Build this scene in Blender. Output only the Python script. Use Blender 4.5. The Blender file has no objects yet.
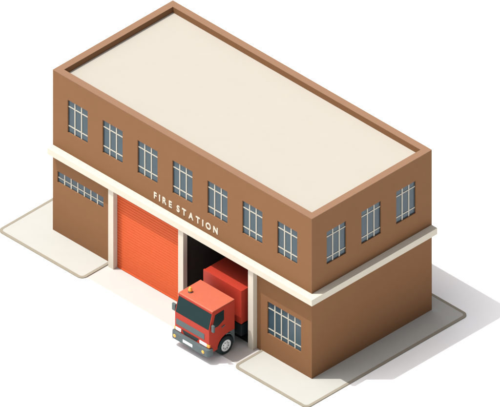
import bpy, bmesh, math
from mathutils import Vector, Matrix

scene = bpy.context.scene
C = scene.collection
R = math.radians

# ------------------------------------------------------------------ materials
def lin(c):
    c = c / 255.0
    return c / 12.92 if c <= 0.04045 else ((c + 0.055) / 1.055) ** 2.4

def mat(name, rgb, rough=0.75, var=0.05, scale=3.0, bump=0.0, bscale=60.0,
        metal=0.0, spec=0.3, coat=0.0, emit=None, emit_s=0.0):
    """rgb: linear albedo; a soft noise keeps the surface from being one flat value"""
    m = bpy.data.materials.new(name)
    m.use_nodes = True
    nt = m.node_tree
    b = nt.nodes['Principled BSDF']
    b.inputs['Roughness'].default_value = rough
    b.inputs['Metallic'].default_value = metal
    b.inputs['Specular IOR Level'].default_value = spec
    b.inputs['Coat Weight'].default_value = coat
    tc = nt.nodes.new('ShaderNodeTexCoord')
    n1 = nt.nodes.new('ShaderNodeTexNoise')
    n1.inputs['Scale'].default_value = scale
    n1.inputs['Detail'].default_value = 6
    n1.inputs['Roughness'].default_value = 0.6
    nt.links.new(tc.outputs['Object'], n1.inputs['Vector'])
    ramp = nt.nodes.new('ShaderNodeValToRGB')
    ramp.color_ramp.elements[0].position = 0.3
    ramp.color_ramp.elements[1].position = 0.7
    ramp.color_ramp.elements[0].color = (*[min(1, c * (1 - var)) for c in rgb], 1)
    ramp.color_ramp.elements[1].color = (*[min(1, c * (1 + var)) for c in rgb], 1)
    nt.links.new(n1.outputs['Fac'], ramp.inputs['Fac'])
    nt.links.new(ramp.outputs['Color'], b.inputs['Base Color'])
    if bump:
        n2 = nt.nodes.new('ShaderNodeTexNoise')
        n2.inputs['Scale'].default_value = bscale
        n2.inputs['Detail'].default_value = 4
        nt.links.new(tc.outputs['Object'], n2.inputs['Vector'])
        bp = nt.nodes.new('ShaderNodeBump')
        bp.inputs['Strength'].default_value = bump
        bp.inputs['Distance'].default_value = 0.01
        nt.links.new(n2.outputs['Fac'], bp.inputs['Height'])
        nt.links.new(bp.outputs['Normal'], b.inputs['Normal'])
    if emit:
        b.inputs['Emission Color'].default_value = (*emit, 1)
        b.inputs['Emission Strength'].default_value = emit_s
    return m

M = {
    'ground':  mat('white_ground', (0.86, 0.86, 0.86), 0.9, 0.006, 0.3),
    'drive':   mat('cream_concrete', (0.435, 0.415, 0.395), 0.9, 0.015, 1.0),
    'slab':    mat('pale_paving', (0.390, 0.385, 0.355), 0.9, 0.015, 1.2, 0.05, 40),
    'kerb':    mat('kerb_stone', (0.245, 0.220, 0.172), 0.85, 0.04, 4, 0.1, 50),
    'brown':   mat('brown_render', (0.196, 0.093, 0.040), 0.85, 0.02, 1.5, 0.08, 45, spec=0.2),
    'parapet_top':  mat('brown_sunlit_top', (0.222, 0.124, 0.073), 0.8, 0.02, 2, 0.05, 45, spec=0.2),  # lighter copy of the wall brown: sunlight on the parapet top painted in
    'roof':    mat('cream_roof', (0.368, 0.340, 0.295), 0.9, 0.012, 0.8, 0.05, 30),
    'cream':   mat('cream_stone', (0.55, 0.505, 0.420), 0.8, 0.02, 2.5, 0.06, 50, spec=0.2),
    'cream_d': mat('window_bar_paint', (0.43, 0.40, 0.33), 0.6, 0.02, 5),
    'orange':  mat('orange_shutter_paint', (0.54, 0.092, 0.028), 0.7, 0.02, 3, spec=0.15),
    'glass':   mat('blue_grey_glass', (0.030, 0.058, 0.076), 0.22, 0.06, 1.5, spec=0.3),
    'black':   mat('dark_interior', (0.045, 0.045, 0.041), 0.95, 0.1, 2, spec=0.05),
    'red':     mat('red_truck_paint', (0.35, 0.033, 0.018), 0.5, 0.02, 4, spec=0.15),
    'redtop':  mat('red_sunlit_top', (0.42, 0.100, 0.054), 0.5, 0.02, 4, spec=0.3),  # lighter copy of the truck red, top-lit tone put into the colour
    'grey':    mat('grey_plastic', (0.075, 0.098, 0.100), 0.6, 0.05, 8, 0.05, 90),
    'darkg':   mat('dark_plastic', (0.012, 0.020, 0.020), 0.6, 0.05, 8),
    'screen':  mat('dark_tinted_glass', (0.006, 0.022, 0.023), 0.25, 0.05, 2, spec=0.12),
    'tyre':    mat('tyre_rubber', (0.016, 0.027, 0.028), 0.85, 0.1, 20, 0.15, 120, spec=0.2),
    'rim':     mat('white_rim', (0.72, 0.74, 0.74), 0.45, 0.02, 8),
    'white':   mat('white_lens', (0.85, 0.85, 0.86), 0.25, 0.01, 8, spec=0.5),
    'amber':   mat('amber_lens', (0.85, 0.36, 0.05), 0.3, 0.03, 8, spec=0.5),
}

# ------------------------------------------------------------------ mesh kit
class MB:
    def __init__(s):
        s.bm = bmesh.new()
        s.mats = []
        s.cur = 0
    def use(s, m):
        if m not in s.mats: s.mats.append(m)
        s.cur = s.mats.index(m)
        return s
    def face(s, pts, smooth=False):
        f = s.bm.faces.new([s.bm.verts.new(p) for p in pts])
        f.material_index = s.cur; f.smooth = smooth
        return f
    def _finish(s, verts, faces, bev, seg=2):
        for f in faces: f.material_index = s.cur
        bmesh.ops.recalc_face_normals(s.bm, faces=faces)
        if bev:
            es = list({e for f in faces for e in f.edges})
            r = bmesh.ops.bevel(s.bm, geom=es, offset=bev, segments=seg, affect='EDGES', profile=0.6)
            for f in r['faces']: f.material_index = s.cur
    def box(s, x0, x1, y0, y1, z0, z1, bev=0, seg=2):
        return s.prism([(x0, y0), (x1, y0), (x1, y1), (x0, y1)], 'z', z0, z1, bev, seg)
    def prism(s, prof, axis, a, b, bev=0, seg=2):
        """axis z: prof=(x,y); axis y: prof=(x,z); axis x: prof=(y,z)"""
        def P(p, t):
            if axis == 'z': return (p[0], p[1], t)
            if axis == 'y': return (p[0], t, p[1])
            return (t, p[0], p[1])
        v0 = [s.bm.verts.new(P(p, a)) for p in prof]
        v1 = [s.bm.verts.new(P(p, b)) for p in prof]
        n = len(prof); fs = [s.bm.faces.new(v0), s.bm.faces.new(list(reversed(v1)))]
        for i in range(n):
            j = (i + 1) % n
            fs.append(s.bm.faces.new([v0[j], v0[i], v1[i], v1[j]]))
        s._finish(v0 + v1, fs, bev, seg)
        return s
    def lathe(s, prof, cx, cy, cz, axis='y', n=40):
        """prof: list of (radius, offset along axis)"""
        rings = []
        for (r, t) in prof:
            ring = []
            for k in range(n):
                a = 2 * math.pi * k / n
                if axis == 'y': p = (cx + r * math.cos(a), cy + t, cz + r * math.sin(a))
                elif axis == 'z': p = (cx + r * math.cos(a), cy + r * math.sin(a), cz + t)
                else: p = (cx + t, cy + r * math.cos(a), cz + r * math.sin(a))
                ring.append(s.bm.verts.new(p))
            rings.append(ring)
        fs = []
        for i in range(len(rings) - 1):
            for k in range(n):
                f = s.bm.faces.new([rings[i][k], rings[i][(k+1) % n], rings[i+1][(k+1) % n], rings[i+1][k]])
                f.smooth = True; f.material_index = s.cur; fs.append(f)
        for ring in (rings[0], rings[-1]):
            f = s.bm.faces.new(ring); f.material_index = s.cur; fs.append(f)
        bmesh.ops.recalc_face_normals(s.bm, faces=fs)
        return s
    def build(s, name, parent=None, origin=None):
        me = bpy.data.meshes.new(name)
        if origin is not None:
            bmesh.ops.translate(s.bm, verts=s.bm.verts, vec=-Vector(origin))
        s.bm.to_mesh(me); s.bm.free()
        for m in s.mats: me.materials.append(m)
        o = bpy.data.objects.new(name, me); C.objects.link(o)
        if parent is not None: o.parent = parent
        if origin is not None: o.location = origin
        return o

def empty(name, loc, label, cat, group=None):
    o = bpy.data.objects.new(name, None); C.objects.link(o)
    o.location = loc; o.empty_display_size = 0.5
    o['label'] = label; o['category'] = cat
    if group: o['group'] = group
    return o

def structure(o):
    o['kind'] = 'structure'; return o

# The building stands with its near corner at the origin: the long front runs
# along +Y in the plane X = 0, the short side along +X in the plane Y = 0.
LY, LX, H = 14.65, 6.79, 7.84
GZ = -0.044                       # ground level; the paving top is z = 0

# ------------------------------------------------------------------ setting
g = MB().use(M['ground'])
g.face([(-300, -300, GZ), (300, -300, GZ), (300, 300, GZ), (-300, 300, GZ)])
structure(g.build('ground'))

d = MB().use(M['drive'])
d.box(-1.36, 0.0, 2.80, 11.45, GZ - 0.05, GZ + 0.006)
structure(d.build('driveway'))

def rrect(x0, x1, y0, y1, r, n=8):
    pts = []
    for (cx, cy, a0) in ((x1 - r, y1 - r, 0), (x0 + r, y1 - r, 90), (x0 + r, y0 + r, 180), (x1 - r, y0 + r, 270)):
        for k in range(n + 1):
            a = R(a0 + 90 * k / n)
            pts.append((cx + r * math.cos(a), cy + r * math.sin(a)))
    return pts

def pavement(x0, x1, y0, y1):
    w = 0.125
    kb = MB().use(M['kerb'])
    outer = rrect(x0, x1, y0, y1, 0.27); inner = rrect(x0 + w, x1 - w, y0 + w, y1 - w, 0.15)
    n = len(outer); zt, zb = 0.006, GZ - 0.05
    for i in range(n):
        j = (i + 1) % n
        a, b, c, e = outer[i], outer[j], inner[j], inner[i]
        kb.face([(*a, zt), (*b, zt), (*c, zt), (*e, zt)])
        kb.face([(*a, zb), (*b, zb), (*b, zt), (*a, zt)])
        kb.face([(*e, zt), (*c, zt), (*c, zb), (*e, zb)])
    structure(kb.build('kerb'))
    sl = MB().use(M['slab'])
    sl.prism(rrect(x0 + w - .001, x1 - w + .001, y0 + w - .001, y1 - w + .001, 0.15), 'z', zb, 0.0)
    structure(sl.build('pavement'))

pavement(-1.60, 7.60, -1.30, 2.86)
pavement(-1.62, 7.60, 11.38, 16.20)

# ------------------------------------------------------------------ building
B = empty('fire_station', (LX / 2, LY / 2, 0),
          'long two-storey brown fire station with flat cream roof and cream cornice', 'building')
bpy.context.view_layer.update()
BO = Vector(B.location)
def bpart(mb, name, origin=None, parent=None):
    o = mb.build(name, None, origin)
    p = parent or B
    o.parent = p
    if p is B:
        o.location = Vector(o.location) - BO
    return o

WZ0, WZ1 = GZ - 0.03, H - 0.025       # wall foot and wall head below the parapet top
REV = 0.07                            # window reveal
win_f = [(13.81 - 1.976 * i - 1.13, 13.81 - 1.976 * i, 5.19, 6.78, REV, 'up') for i in range(7)]
win_f.append((0.61, 2.51, 0.985, 2.55, REV, 'low'))
win_f.append((11.79, 14.39, 2.46, 3.00, REV, 'high'))
bays = [(3.25, 7.20, WZ0, 3.75, 0.0, 'bay'), (7.22, 11.15, WZ0, 3.75, 0.25, 'bay')]
win_s = [(0.845 + 1.965 * i, 0.845 + 1.965 * i + 1.10, 5.19, 6.77, REV, 'up') for i in range(3)]

wall = MB().use(M['brown'])
def wall_plane(holes, u0, u1, to3):
    us = sorted({u0, u1, *[h[0] for h in holes], *[h[1] for h in holes]})
    zs = sorted({WZ0, WZ1, *[h[2] for h in holes], *[h[3] for h in holes]})
    for i in range(len(us) - 1):
        for j in range(len(zs) - 1):
            um, zm = (us[i] + us[i+1]) / 2, (zs[j] + zs[j+1]) / 2
            if any(h[0] < um < h[1] and h[2] < zm < h[3] for h in holes): continue
            wall.face([to3(us[i], zs[j], 0), to3(us[i+1], zs[j], 0), to3(us[i+1], zs[j+1], 0), to3(us[i], zs[j+1], 0)])
    for (a, b, z0, z1, dep, k) in holes:
        if dep <= 0: continue
        for (p, q) in (((a, z0), (b, z0)), ((b, z0), (b, z1)), ((b, z1), (a, z1)), ((a, z1), (a, z0))):
            wall.face([to3(*p, 0), to3(*q, 0), to3(*q, dep), to3(*p, dep)])
wall_plane(win_f + bays, 0, LY, lambda u, z, dd: (dd, u, z))
wall_plane(win_s, 0, LX, lambda u, z, dd: (u, dd, z))
wall.face([(LX, 0, WZ0), (LX, LY, WZ0), (LX, LY, WZ1), (LX, 0, WZ1)])
wall.face([(0, LY, WZ0), (LX, LY, WZ0), (LX, LY, WZ1), (0, LY, WZ1)])
PW, RZ = 0.32, 7.565
ix0, ix1, iy0, iy1 = PW, LX - PW, PW, LY - PW
for (a, b) in (((ix0, iy0), (ix1, iy0)), ((ix1, iy0), (ix1, iy1)), ((ix1, iy1), (ix0, iy1)), ((ix0, iy1), (ix0, iy0))):
    wall.face([(*a, RZ - 0.1), (*b, RZ - 0.1), (*b, WZ1), (*a, WZ1)])
bmesh.ops.remove_doubles(wall.bm, verts=wall.bm.verts, dist=0.0001)
bmesh.ops.recalc_face_normals(wall.bm, faces=wall.bm.faces)
bpart(wall, 'wall', (LX/2, LY/2, 0))

rf = MB().use(M['roof'])
rf.box(ix0 + 0.002, ix1 - 0.002, iy0 + 0.002, iy1 - 0.002, RZ - 0.2, RZ)
bpart(rf, 'roof', (LX/2, LY/2, RZ))

# parapet top: added mitred ring carrying the lighter, sunlit brown
cp = MB().use(M['parapet_top'])
o_ = [(-.003, -.003), (LX + .003, -.003), (LX + .003, LY + .003), (-.003, LY + .003)]
i_ = [(ix0, iy0), (ix1, iy0), (ix1, iy1), (ix0, iy1)]
for k in range(4):
    j = (k + 1) % 4
    cp.prism([o_[k], o_[j], i_[j], i_[k]], 'z', WZ1 + 0.0005, H)
bpart(cp, 'parapet_top', (LX/2, LY/2, H))

# cornice: one L-shaped band round the front and the near side
P_ = 0.32
cn = MB().use(M['cream'])
cn.prism([(-P_, LY), (-P_, -P_), (LX, -P_), (LX, 0.012), (0.012, 0.012), (0.012, LY)], 'z', 3.86, 4.165, 0.012, 2)
bpart(cn, 'cornice', (0, 0, 4))

for y0 in (11.01, 7.055, 3.10):
    p = MB().use(M['cream'])
    p.box(-0.22, 0.012, y0, y0 + 0.29, GZ - 0.02, 3.87, 0.008, 2)
    bpart(p, 'pillar', (-0.1, y0 + 0.145, 0))

# roller shutter: a slatted profile
dr = MB().use(M['orange'])
pitch = 0.132; z = GZ + 0.012; prof = []
while z < 3.72:
    prof += [(0.020, z), (0.020, z + pitch - 0.022), (0.034, z + pitch - 0.014), (0.034, z + pitch - 0.004)]
    z += pitch
prof = prof + [(0.07, z), (0.07, GZ + 0.012)]
dr.prism(prof, 'y', 7.23, 11.14)
dr.box(0.004, 0.06, 7.232, 11.138, GZ + 0.008, GZ + 0.075, 0.008)
bpart(dr, 'roller_shutter', (0.05, 9.18, 0))

# inside of the open bay
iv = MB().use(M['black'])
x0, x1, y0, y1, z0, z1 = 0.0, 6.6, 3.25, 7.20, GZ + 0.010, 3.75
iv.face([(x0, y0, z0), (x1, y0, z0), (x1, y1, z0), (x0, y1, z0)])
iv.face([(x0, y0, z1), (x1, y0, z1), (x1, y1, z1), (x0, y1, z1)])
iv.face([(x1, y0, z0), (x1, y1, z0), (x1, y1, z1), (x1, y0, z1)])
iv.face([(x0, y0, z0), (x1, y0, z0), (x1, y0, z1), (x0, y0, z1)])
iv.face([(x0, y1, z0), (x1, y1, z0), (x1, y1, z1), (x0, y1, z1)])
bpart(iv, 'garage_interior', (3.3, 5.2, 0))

# windows: bars (window) with a pane under it; local x along the wall, y inwards, z up
def make_window(w, h, vs, hs):
    f = MB().use(M['cream_d'])
    bw = 0.028; e = 0.0005
    for v in vs:
        f.box(w * v - bw, w * v + bw, 0.036, 0.060, e, h - e)
    for q in hs:
        f.box(e, w - e, 0.040, 0.058, h * q - 0.024, h * q + 0.024)
    pn = MB().use(M['glass'])
    pn.box(e, w - e, 0.056, 0.090, e, h - e)
    fo = f.build('window'); po = pn.build('pane'); po.parent = fo
    return fo
def place(o, loc, rz):
    o.parent = B; o.location = Vector(loc) - BO; o.rotation_euler = (0, 0, rz)
def copy_window(o):
    c = o.copy(); C.objects.link(c)
    for ch in o.children:
        k = ch.copy(); C.objects.link(k); k.parent = c
    return c
tmpl = make_window(1.13, 1.59, (0.33, 0.66), (0.20, 0.79))
bpy.context.view_layer.update()
first = True
for (a, b, z0_, z1_, dep, k) in win_f:
    if k == 'up':
        w = tmpl if first else copy_window(tmpl); first = False
    elif k == 'low':
        w = make_window(1.90, 1.565, (0.2, 0.395, 0.60, 0.80), (0.145, 0.79))
        w['label'] = 'wide barred ground-floor window'
    else:
        w = make_window(2.60, 0.54, tuple(i / 7 for i in range(1, 7)), (0.42,))
        w['label'] = 'long low strip window high in the ground-floor wall'
    place(w, (0, b, z0_), -math.pi / 2)
st = None
for (a, b, z0_, z1_, dep, k) in win_s:
    if st is None:
        st = make_window(1.10, 1.58, (0.34, 0.68), (0.17, 0.82)); bpy.context.view_layer.update(); w = st
    else: w = copy_window(st)
    place(w, (a, 0, z0_), 0)

# raised lettering
def glyph(ch, size):
    cu = bpy.data.curves.new('letter', 'FONT')
    cu.body = ch; cu.size = size; cu.extrude = 0.009; cu.offset = 0.0135; cu.resolution_u = 8
    o = bpy.data.objects.new('tmp', cu); C.objects.link(o)
    bpy.context.view_layer.update()
    me = bpy.data.meshes.new_from_object(o.evaluated_get(bpy.context.evaluated_depsgraph_get()))
    bpy.data.objects.remove(o)
    for v in me.vertices: v.co.x *= 0.86          # narrower, signwriter's proportions
    return me
capm = glyph('E', 1.0)
cap = max(v.co.y for v in capm.vertices) - min(v.co.y for v in capm.vertices)
size = 0.30 / cap
glyphs = []
for ch in 'FIRE STATION':
    if ch == ' ': glyphs.append(None); continue
    me = glyph(ch, size)
    xs = [v.co.x for v in me.vertices]
    glyphs.append((ch, me, min(xs), max(xs)))
total = 8.92 - 5.31
sw = sum(gl[3] - gl[2] for gl in glyphs if gl)
gap = (total - sw - 0.14) / 10.0
pos = 0.0
for gl in glyphs:
    if gl is None: pos += 0.14; continue
    ch, me, xa, xb = gl
    me.name = 'letter'
    me.materials.clear(); me.materials.append(M['cream'])
    o = bpy.data.objects.new('letter', me); C.objects.link(o)
    o.parent = B
    o['label'] = 'raised cream letter ' + ch
    # text x -> -Y, text y -> Z, text normal -> -X
    o.rotation_euler = Matrix(((0, 0, -1), (-1, 0, 0), (0, 1, 0))).to_euler()
    o.location = Vector((-0.008, 8.92 - pos + xa, 4.425)) - BO
    pos += (xb - xa) + gap

# ------------------------------------------------------------------ truck
T = empty('truck', (-1.0, 4.66, GZ),
          'red lorry with amber roof beacon driving out of the open garage bay', 'truck')
TO = Vector(T.location)
def tpart(mb, name, origin=None, parent=None):
    o = mb.build(name, None, origin)
    if parent is None:
        o.parent = T; o.location = Vector(o.location) - TO
    else:
        o.parent = parent; o.location = Vector(o.location) - (Vector(parent.location) + TO)
    return o
Y0, Y1 = 3.69, 5.62; YC = (Y0 + Y1) / 2
XF = -2.12
cab = MB().use(M['red'])
arch = [(-1.64, 0.42), (-1.62, 0.58), (-1.53, 0.74), (-1.40, 0.86), (-1.22, 0.93), (-1.0, 0.955), (-0.67, 0.955)]
prof = [(XF, 0.46), (XF, 1.55), (-1.925, 2.27), (-1.945, 2.28), (-1.94, 2.358), (-0.67, 2.358)] + arch[::-1] + [(-2.08, 0.42)]
cab.prism(prof, 'y', Y0, Y1, 0.016, 2)
cabo = tpart(cab, 'cab', (-1.4, YC, 1.4))

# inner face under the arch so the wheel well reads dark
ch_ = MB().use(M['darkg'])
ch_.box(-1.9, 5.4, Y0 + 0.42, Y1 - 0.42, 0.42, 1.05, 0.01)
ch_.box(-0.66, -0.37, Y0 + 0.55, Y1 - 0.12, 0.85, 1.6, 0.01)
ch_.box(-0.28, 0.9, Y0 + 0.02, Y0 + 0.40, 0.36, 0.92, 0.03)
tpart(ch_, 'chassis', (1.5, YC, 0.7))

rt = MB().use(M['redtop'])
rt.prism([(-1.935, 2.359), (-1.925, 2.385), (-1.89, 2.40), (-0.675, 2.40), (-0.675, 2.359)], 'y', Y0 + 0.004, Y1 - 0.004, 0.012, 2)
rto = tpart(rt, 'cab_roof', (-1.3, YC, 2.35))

# windscreen, lying 6 mm proud of the raked front
dx, dz = (-1.925 - XF), (2.27 - 1.55)
L = math.hypot(dx, dz); nx, nz = -dz / L, dx / L
def rk(t, off): return (XF + dx * t + nx * off, 1.55 + dz * t + nz * off)
ws = MB().use(M['screen'])
ws.prism([rk(0.03, -0.01), rk(0.03, 0.008), rk(0.975, 0.008), rk(0.975, -0.01)], 'y', Y0 + 0.035, Y1 - 0.035, 0.003, 1)
tpart(ws, 'windscreen', (-2.0, YC, 1.9))
side = [(-1.78, 2.17), (-1.30, 2.19), (-1.28, 2.17), (-1.28, 1.71), (-1.60, 1.545), (-1.90, 1.545), (-1.93, 1.60)]
for (ya, yb) in ((Y0 - 0.006, Y0 + 0.01), (Y1 - 0.01, Y1 + 0.006)):
    sw_ = MB().use(M['screen']); sw_.prism(side, 'y', ya, yb)
    tpart(sw_, 'side_window', (-1.6, (ya + yb) / 2, 1.85))
for (ya, yb) in ((Y0 - 0.035, Y0 + 0.01), (Y1 - 0.01, Y1 + 0.035)):
    h = MB().use(M['grey'])
    h.prism([(-1.42, 1.375), (-1.26, 1.415), (-1.25, 1.455), (-1.41, 1.415)], 'y', ya, yb, 0.006)
    tpart(h, 'door_handle', (-1.33, (ya + yb) / 2, 1.41))
for (ya, yb) in ((Y0 - 0.19, Y0 - 0.05), (Y1 + 0.05, Y1 + 0.25)):
    m = MB().use(M['grey'])
    m.box(-2.06, -1.96, ya, yb, 1.50, 1.83, 0.035, 3)
    ym = (ya + yb) / 2
    if ya < YC: m.box(-2.0, -1.975, yb - 0.04, Y0 + 0.02, 1.70, 1.73)
    else: m.box(-2.0, -1.975, Y1 - 0.02, ya + 0.04, 1.70, 1.73)
    tpart(m, 'wing_mirror', (-2.0, ym, 1.66))

gp = MB().use(M['grey'])
gp.box(XF - 0.012, XF + 0.02, 3.955, 5.545, 1.0, 1.275, 0.005)
tpart(gp, 'front_panel', (XF, 4.75, 1.14))
it = MB().use(M['darkg'])
it.prism([(5.22, 0.885), (4.27, 0.885), (4.40, 0.70), (5.10, 0.70)], 'x', XF - 0.008, XF + 0.02)
gro = tpart(it, 'grille', (XF, 4.75, 0.8))
for (ya, yb, aa, ab) in ((3.815, 4.22, 3.70, 3.813), (5.27, 5.57, 5.572, 5.625)):
    hl = MB().use(M['white']); hl.box(XF - 0.02, XF + 0.03, ya, yb, 0.715, 0.865, 0.012)
    ho = tpart(hl, 'headlight', (XF, (ya + yb) / 2, 0.79))
    ts = MB().use(M['amber']); ts.box(XF - 0.018, XF + 0.06, min(aa, ab) - (0.02 if aa < YC else 0), max(aa, ab) + (0.012 if aa > YC else 0), 0.72, 0.86, 0.01)
    tpart(ts, 'turn_signal', (XF, (aa + ab) / 2, 0.79))

bu = MB().use(M['grey'])
r = 0.13; bx0, bx1, by0, by1 = -2.26, -1.98, 3.60, 5.71
pts = [(bx1, by0)]
for (cx, cy, a0) in ((bx0 + r, by0 + r, 270), (bx0 + r, by1 - r, 180)):
    for k in range(9):
        a = R(a0 - 90 * k / 8); pts.append((cx + r * math.cos(a), cy + r * math.sin(a)))
pts.append((bx1, by1))
bu.prism(pts, 'z', 0.33, 0.67, 0.015, 2)
buo = tpart(bu, 'bumper', (-2.15, YC, 0.5))
for yy in (3.90, 5.50):
    fl = MB().use(M['amber'])
    fl.lathe([(0.075, 0.02), (0.075, -0.010), (0.045, -0.024), (0.006, -0.028)], bx0, yy, 0.50, 'x', 24)
    tpart(fl, 'fog_light', (bx0, yy, 0.50), buo)
pl = MB().use(M['white']); pl.box(bx0 - 0.012, bx0 + 0.01, 4.49, 5.03, 0.425, 0.555, 0.004)
tpart(pl, 'number_plate', (bx0, 4.76, 0.49), buo)

bc = MB().use(M['amber'])
bx, by = -1.575, 5.30
bc.lathe([(0.080, 0.05), (0.084, 0.10), (0.078, 0.14), (0.054, 0.165), (0.056, 0.20), (0.048, 0.225), (0.022, 0.24)], bx, by, 2.40, 'z', 24)
bco = tpart(bc, 'beacon', (bx, by, 2.40))
bb = MB().use(M['grey'])
bb.lathe([(0.092, 0.0), (0.092, 0.035), (0.080, 0.05)], bx, by, 2.4005, 'z', 24)
tpart(bb, 'beacon_base', (bx, by, 2.40), bco)

# wheels
def wheel(cx, yface, sgn, cz=0.372, rad=0.415, w=0.27):
    """sgn +1: the tyre runs from yface towards +y (near-side wheel)"""
    t = MB().use(M['tyre'])
    pr = [(0.255, 0.012), (0.30, 0.002), (0.36, 0.0), (0.395, 0.014), (rad, 0.045), (rad, 0.10), (rad-.008, 0.105), (rad-.008, .115), (rad, .12),
          (rad, w - 0.05), (0.39, w - 0.01), (0.25, w)]
    t.lathe([(a, b * sgn) for a, b in pr], cx, yface, cz, 'y', 48)
    to = tpart(t, 'wheel', (cx, yface, cz))
    rm = MB().use(M['rim'])
    pr = [(0.262, 0.016), (0.262, -0.004), (0.235, -0.010), (0.215, 0.006), (0.105, 0.010), (0.085, -0.014), (0.02, -0.018)]
    rm.lathe([(a, b * sgn) for a, b in pr], cx, yface, cz, 'y', 48)
    rm.use(M['grey'])
    for k in range(8):
        a = 2 * math.pi * (k + .5) / 8
        rm.lathe([(0.026, 0.012 * sgn), (0.026, 0.001 * sgn), (0.012, 0.0005 * sgn)], cx + 0.155 * math.cos(a), yface, cz + 0.155 * math.sin(a), 'y', 14)
    tpart(rm, 'rim', (cx, yface, cz), to)
for cx in (-1.155, 3.2, 4.3):
    wheel(cx, Y0 - 0.005, 1); wheel(cx, Y1 + 0.005, -1)

for (ya, yb) in ((Y0 + 0.004, Y0 + 0.30), (Y1 - 0.30, Y1 - 0.004)):
    mg = MB().use(M['grey'])
    o1, o2 = [], []
    for k in range(13):
        a = R(-2 + 92 * k / 12)
        o1.append((-1.155 + 0.475 * math.cos(a), 0.40 + 0.545 * math.sin(a)))
        o2.append((-1.155 + 0.425 * math.cos(a), 0.40 + 0.495 * math.sin(a)))
    mg.prism([(-0.675, 0.30), (-0.675, 0.80)] + o1[6:] + o2[::-1] + [(-0.735, 0.30)], 'y', ya, yb)
    mg.prism([(-0.80, 0.78), (-0.676, 0.62), (-0.676, 0.952), (-0.98, 0.952)], 'y', ya + 0.003, yb - 0.003)
    tpart(mg, 'mudguard', (-0.9, (ya + yb) / 2, 0.6))

bd = MB().use(M['red'])
bd.box(-0.36, 5.5, 3.625, 5.76, 1.06, 2.655, 0.012, 2)
bd.box(-0.372, -0.30, 3.618, 5.768, 1.05, 2.675, 0.006, 2)
tpart(bd, 'cargo_body', (2.5, 4.69, 1.8))

# ------------------------------------------------------------------ light
EL = 67.5
sun_dir = Vector((-math.cos(R(EL)) * math.sqrt(.5), math.cos(R(EL)) * math.sqrt(.5), math.sin(R(EL))))
sl = bpy.data.lights.new('sun', 'SUN'); sl.energy = 3.5; sl.angle = R(0.5); sl.color = (1.0, 0.985, 0.95)
so = bpy.data.objects.new('sun', sl); C.objects.link(so)
so.rotation_euler = (-sun_dir).to_track_quat('-Z', 'Y').to_euler(); so.location = sun_dir * 40

w = bpy.data.worlds.new('World'); scene.world = w; w.use_nodes = True
nt = w.node_tree; bg = nt.nodes['Background']
sky = nt.nodes.new('ShaderNodeTexSky'); sky.sky_type = 'NISHITA'; sky.sun_disc = False
sky.sun_elevation = R(EL); sky.sun_rotation = R(-45)
sky.air_density = 0.7; sky.dust_density = 5.0; sky.ozone_density = 0.0; sky.altitude = 0
hs = nt.nodes.new('ShaderNodeHueSaturation'); hs.inputs['Saturation'].default_value = 0.25   # hazy, nearly white sky
nt.links.new(sky.outputs['Color'], hs.inputs['Color']); nt.links.new(hs.outputs['Color'], bg.inputs['Color']); bg.inputs['Strength'].default_value = 0.15

# ------------------------------------------------------------------ camera (isometric)
cam = bpy.data.cameras.new('camera'); cam.type = 'ORTHO'; cam.ortho_scale = 20.0; cam.clip_end = 2000
co = bpy.data.objects.new('camera', cam); C.objects.link(co)
f = Vector((1, 1, -1)).normalized()
co.location = Vector((6.850, 10.346, 0)) - f * 60
co.rotation_euler = (math.acos(1 / math.sqrt(3)), 0, R(-45))
scene.camera = co

vs = scene.view_settings
vs.view_transform = 'Standard'; vs.look = 'None'; vs.gamma = 1.0; vs.use_curve_mapping = False
vs.exposure = 0.25
scene.cycles.max_bounces = 8
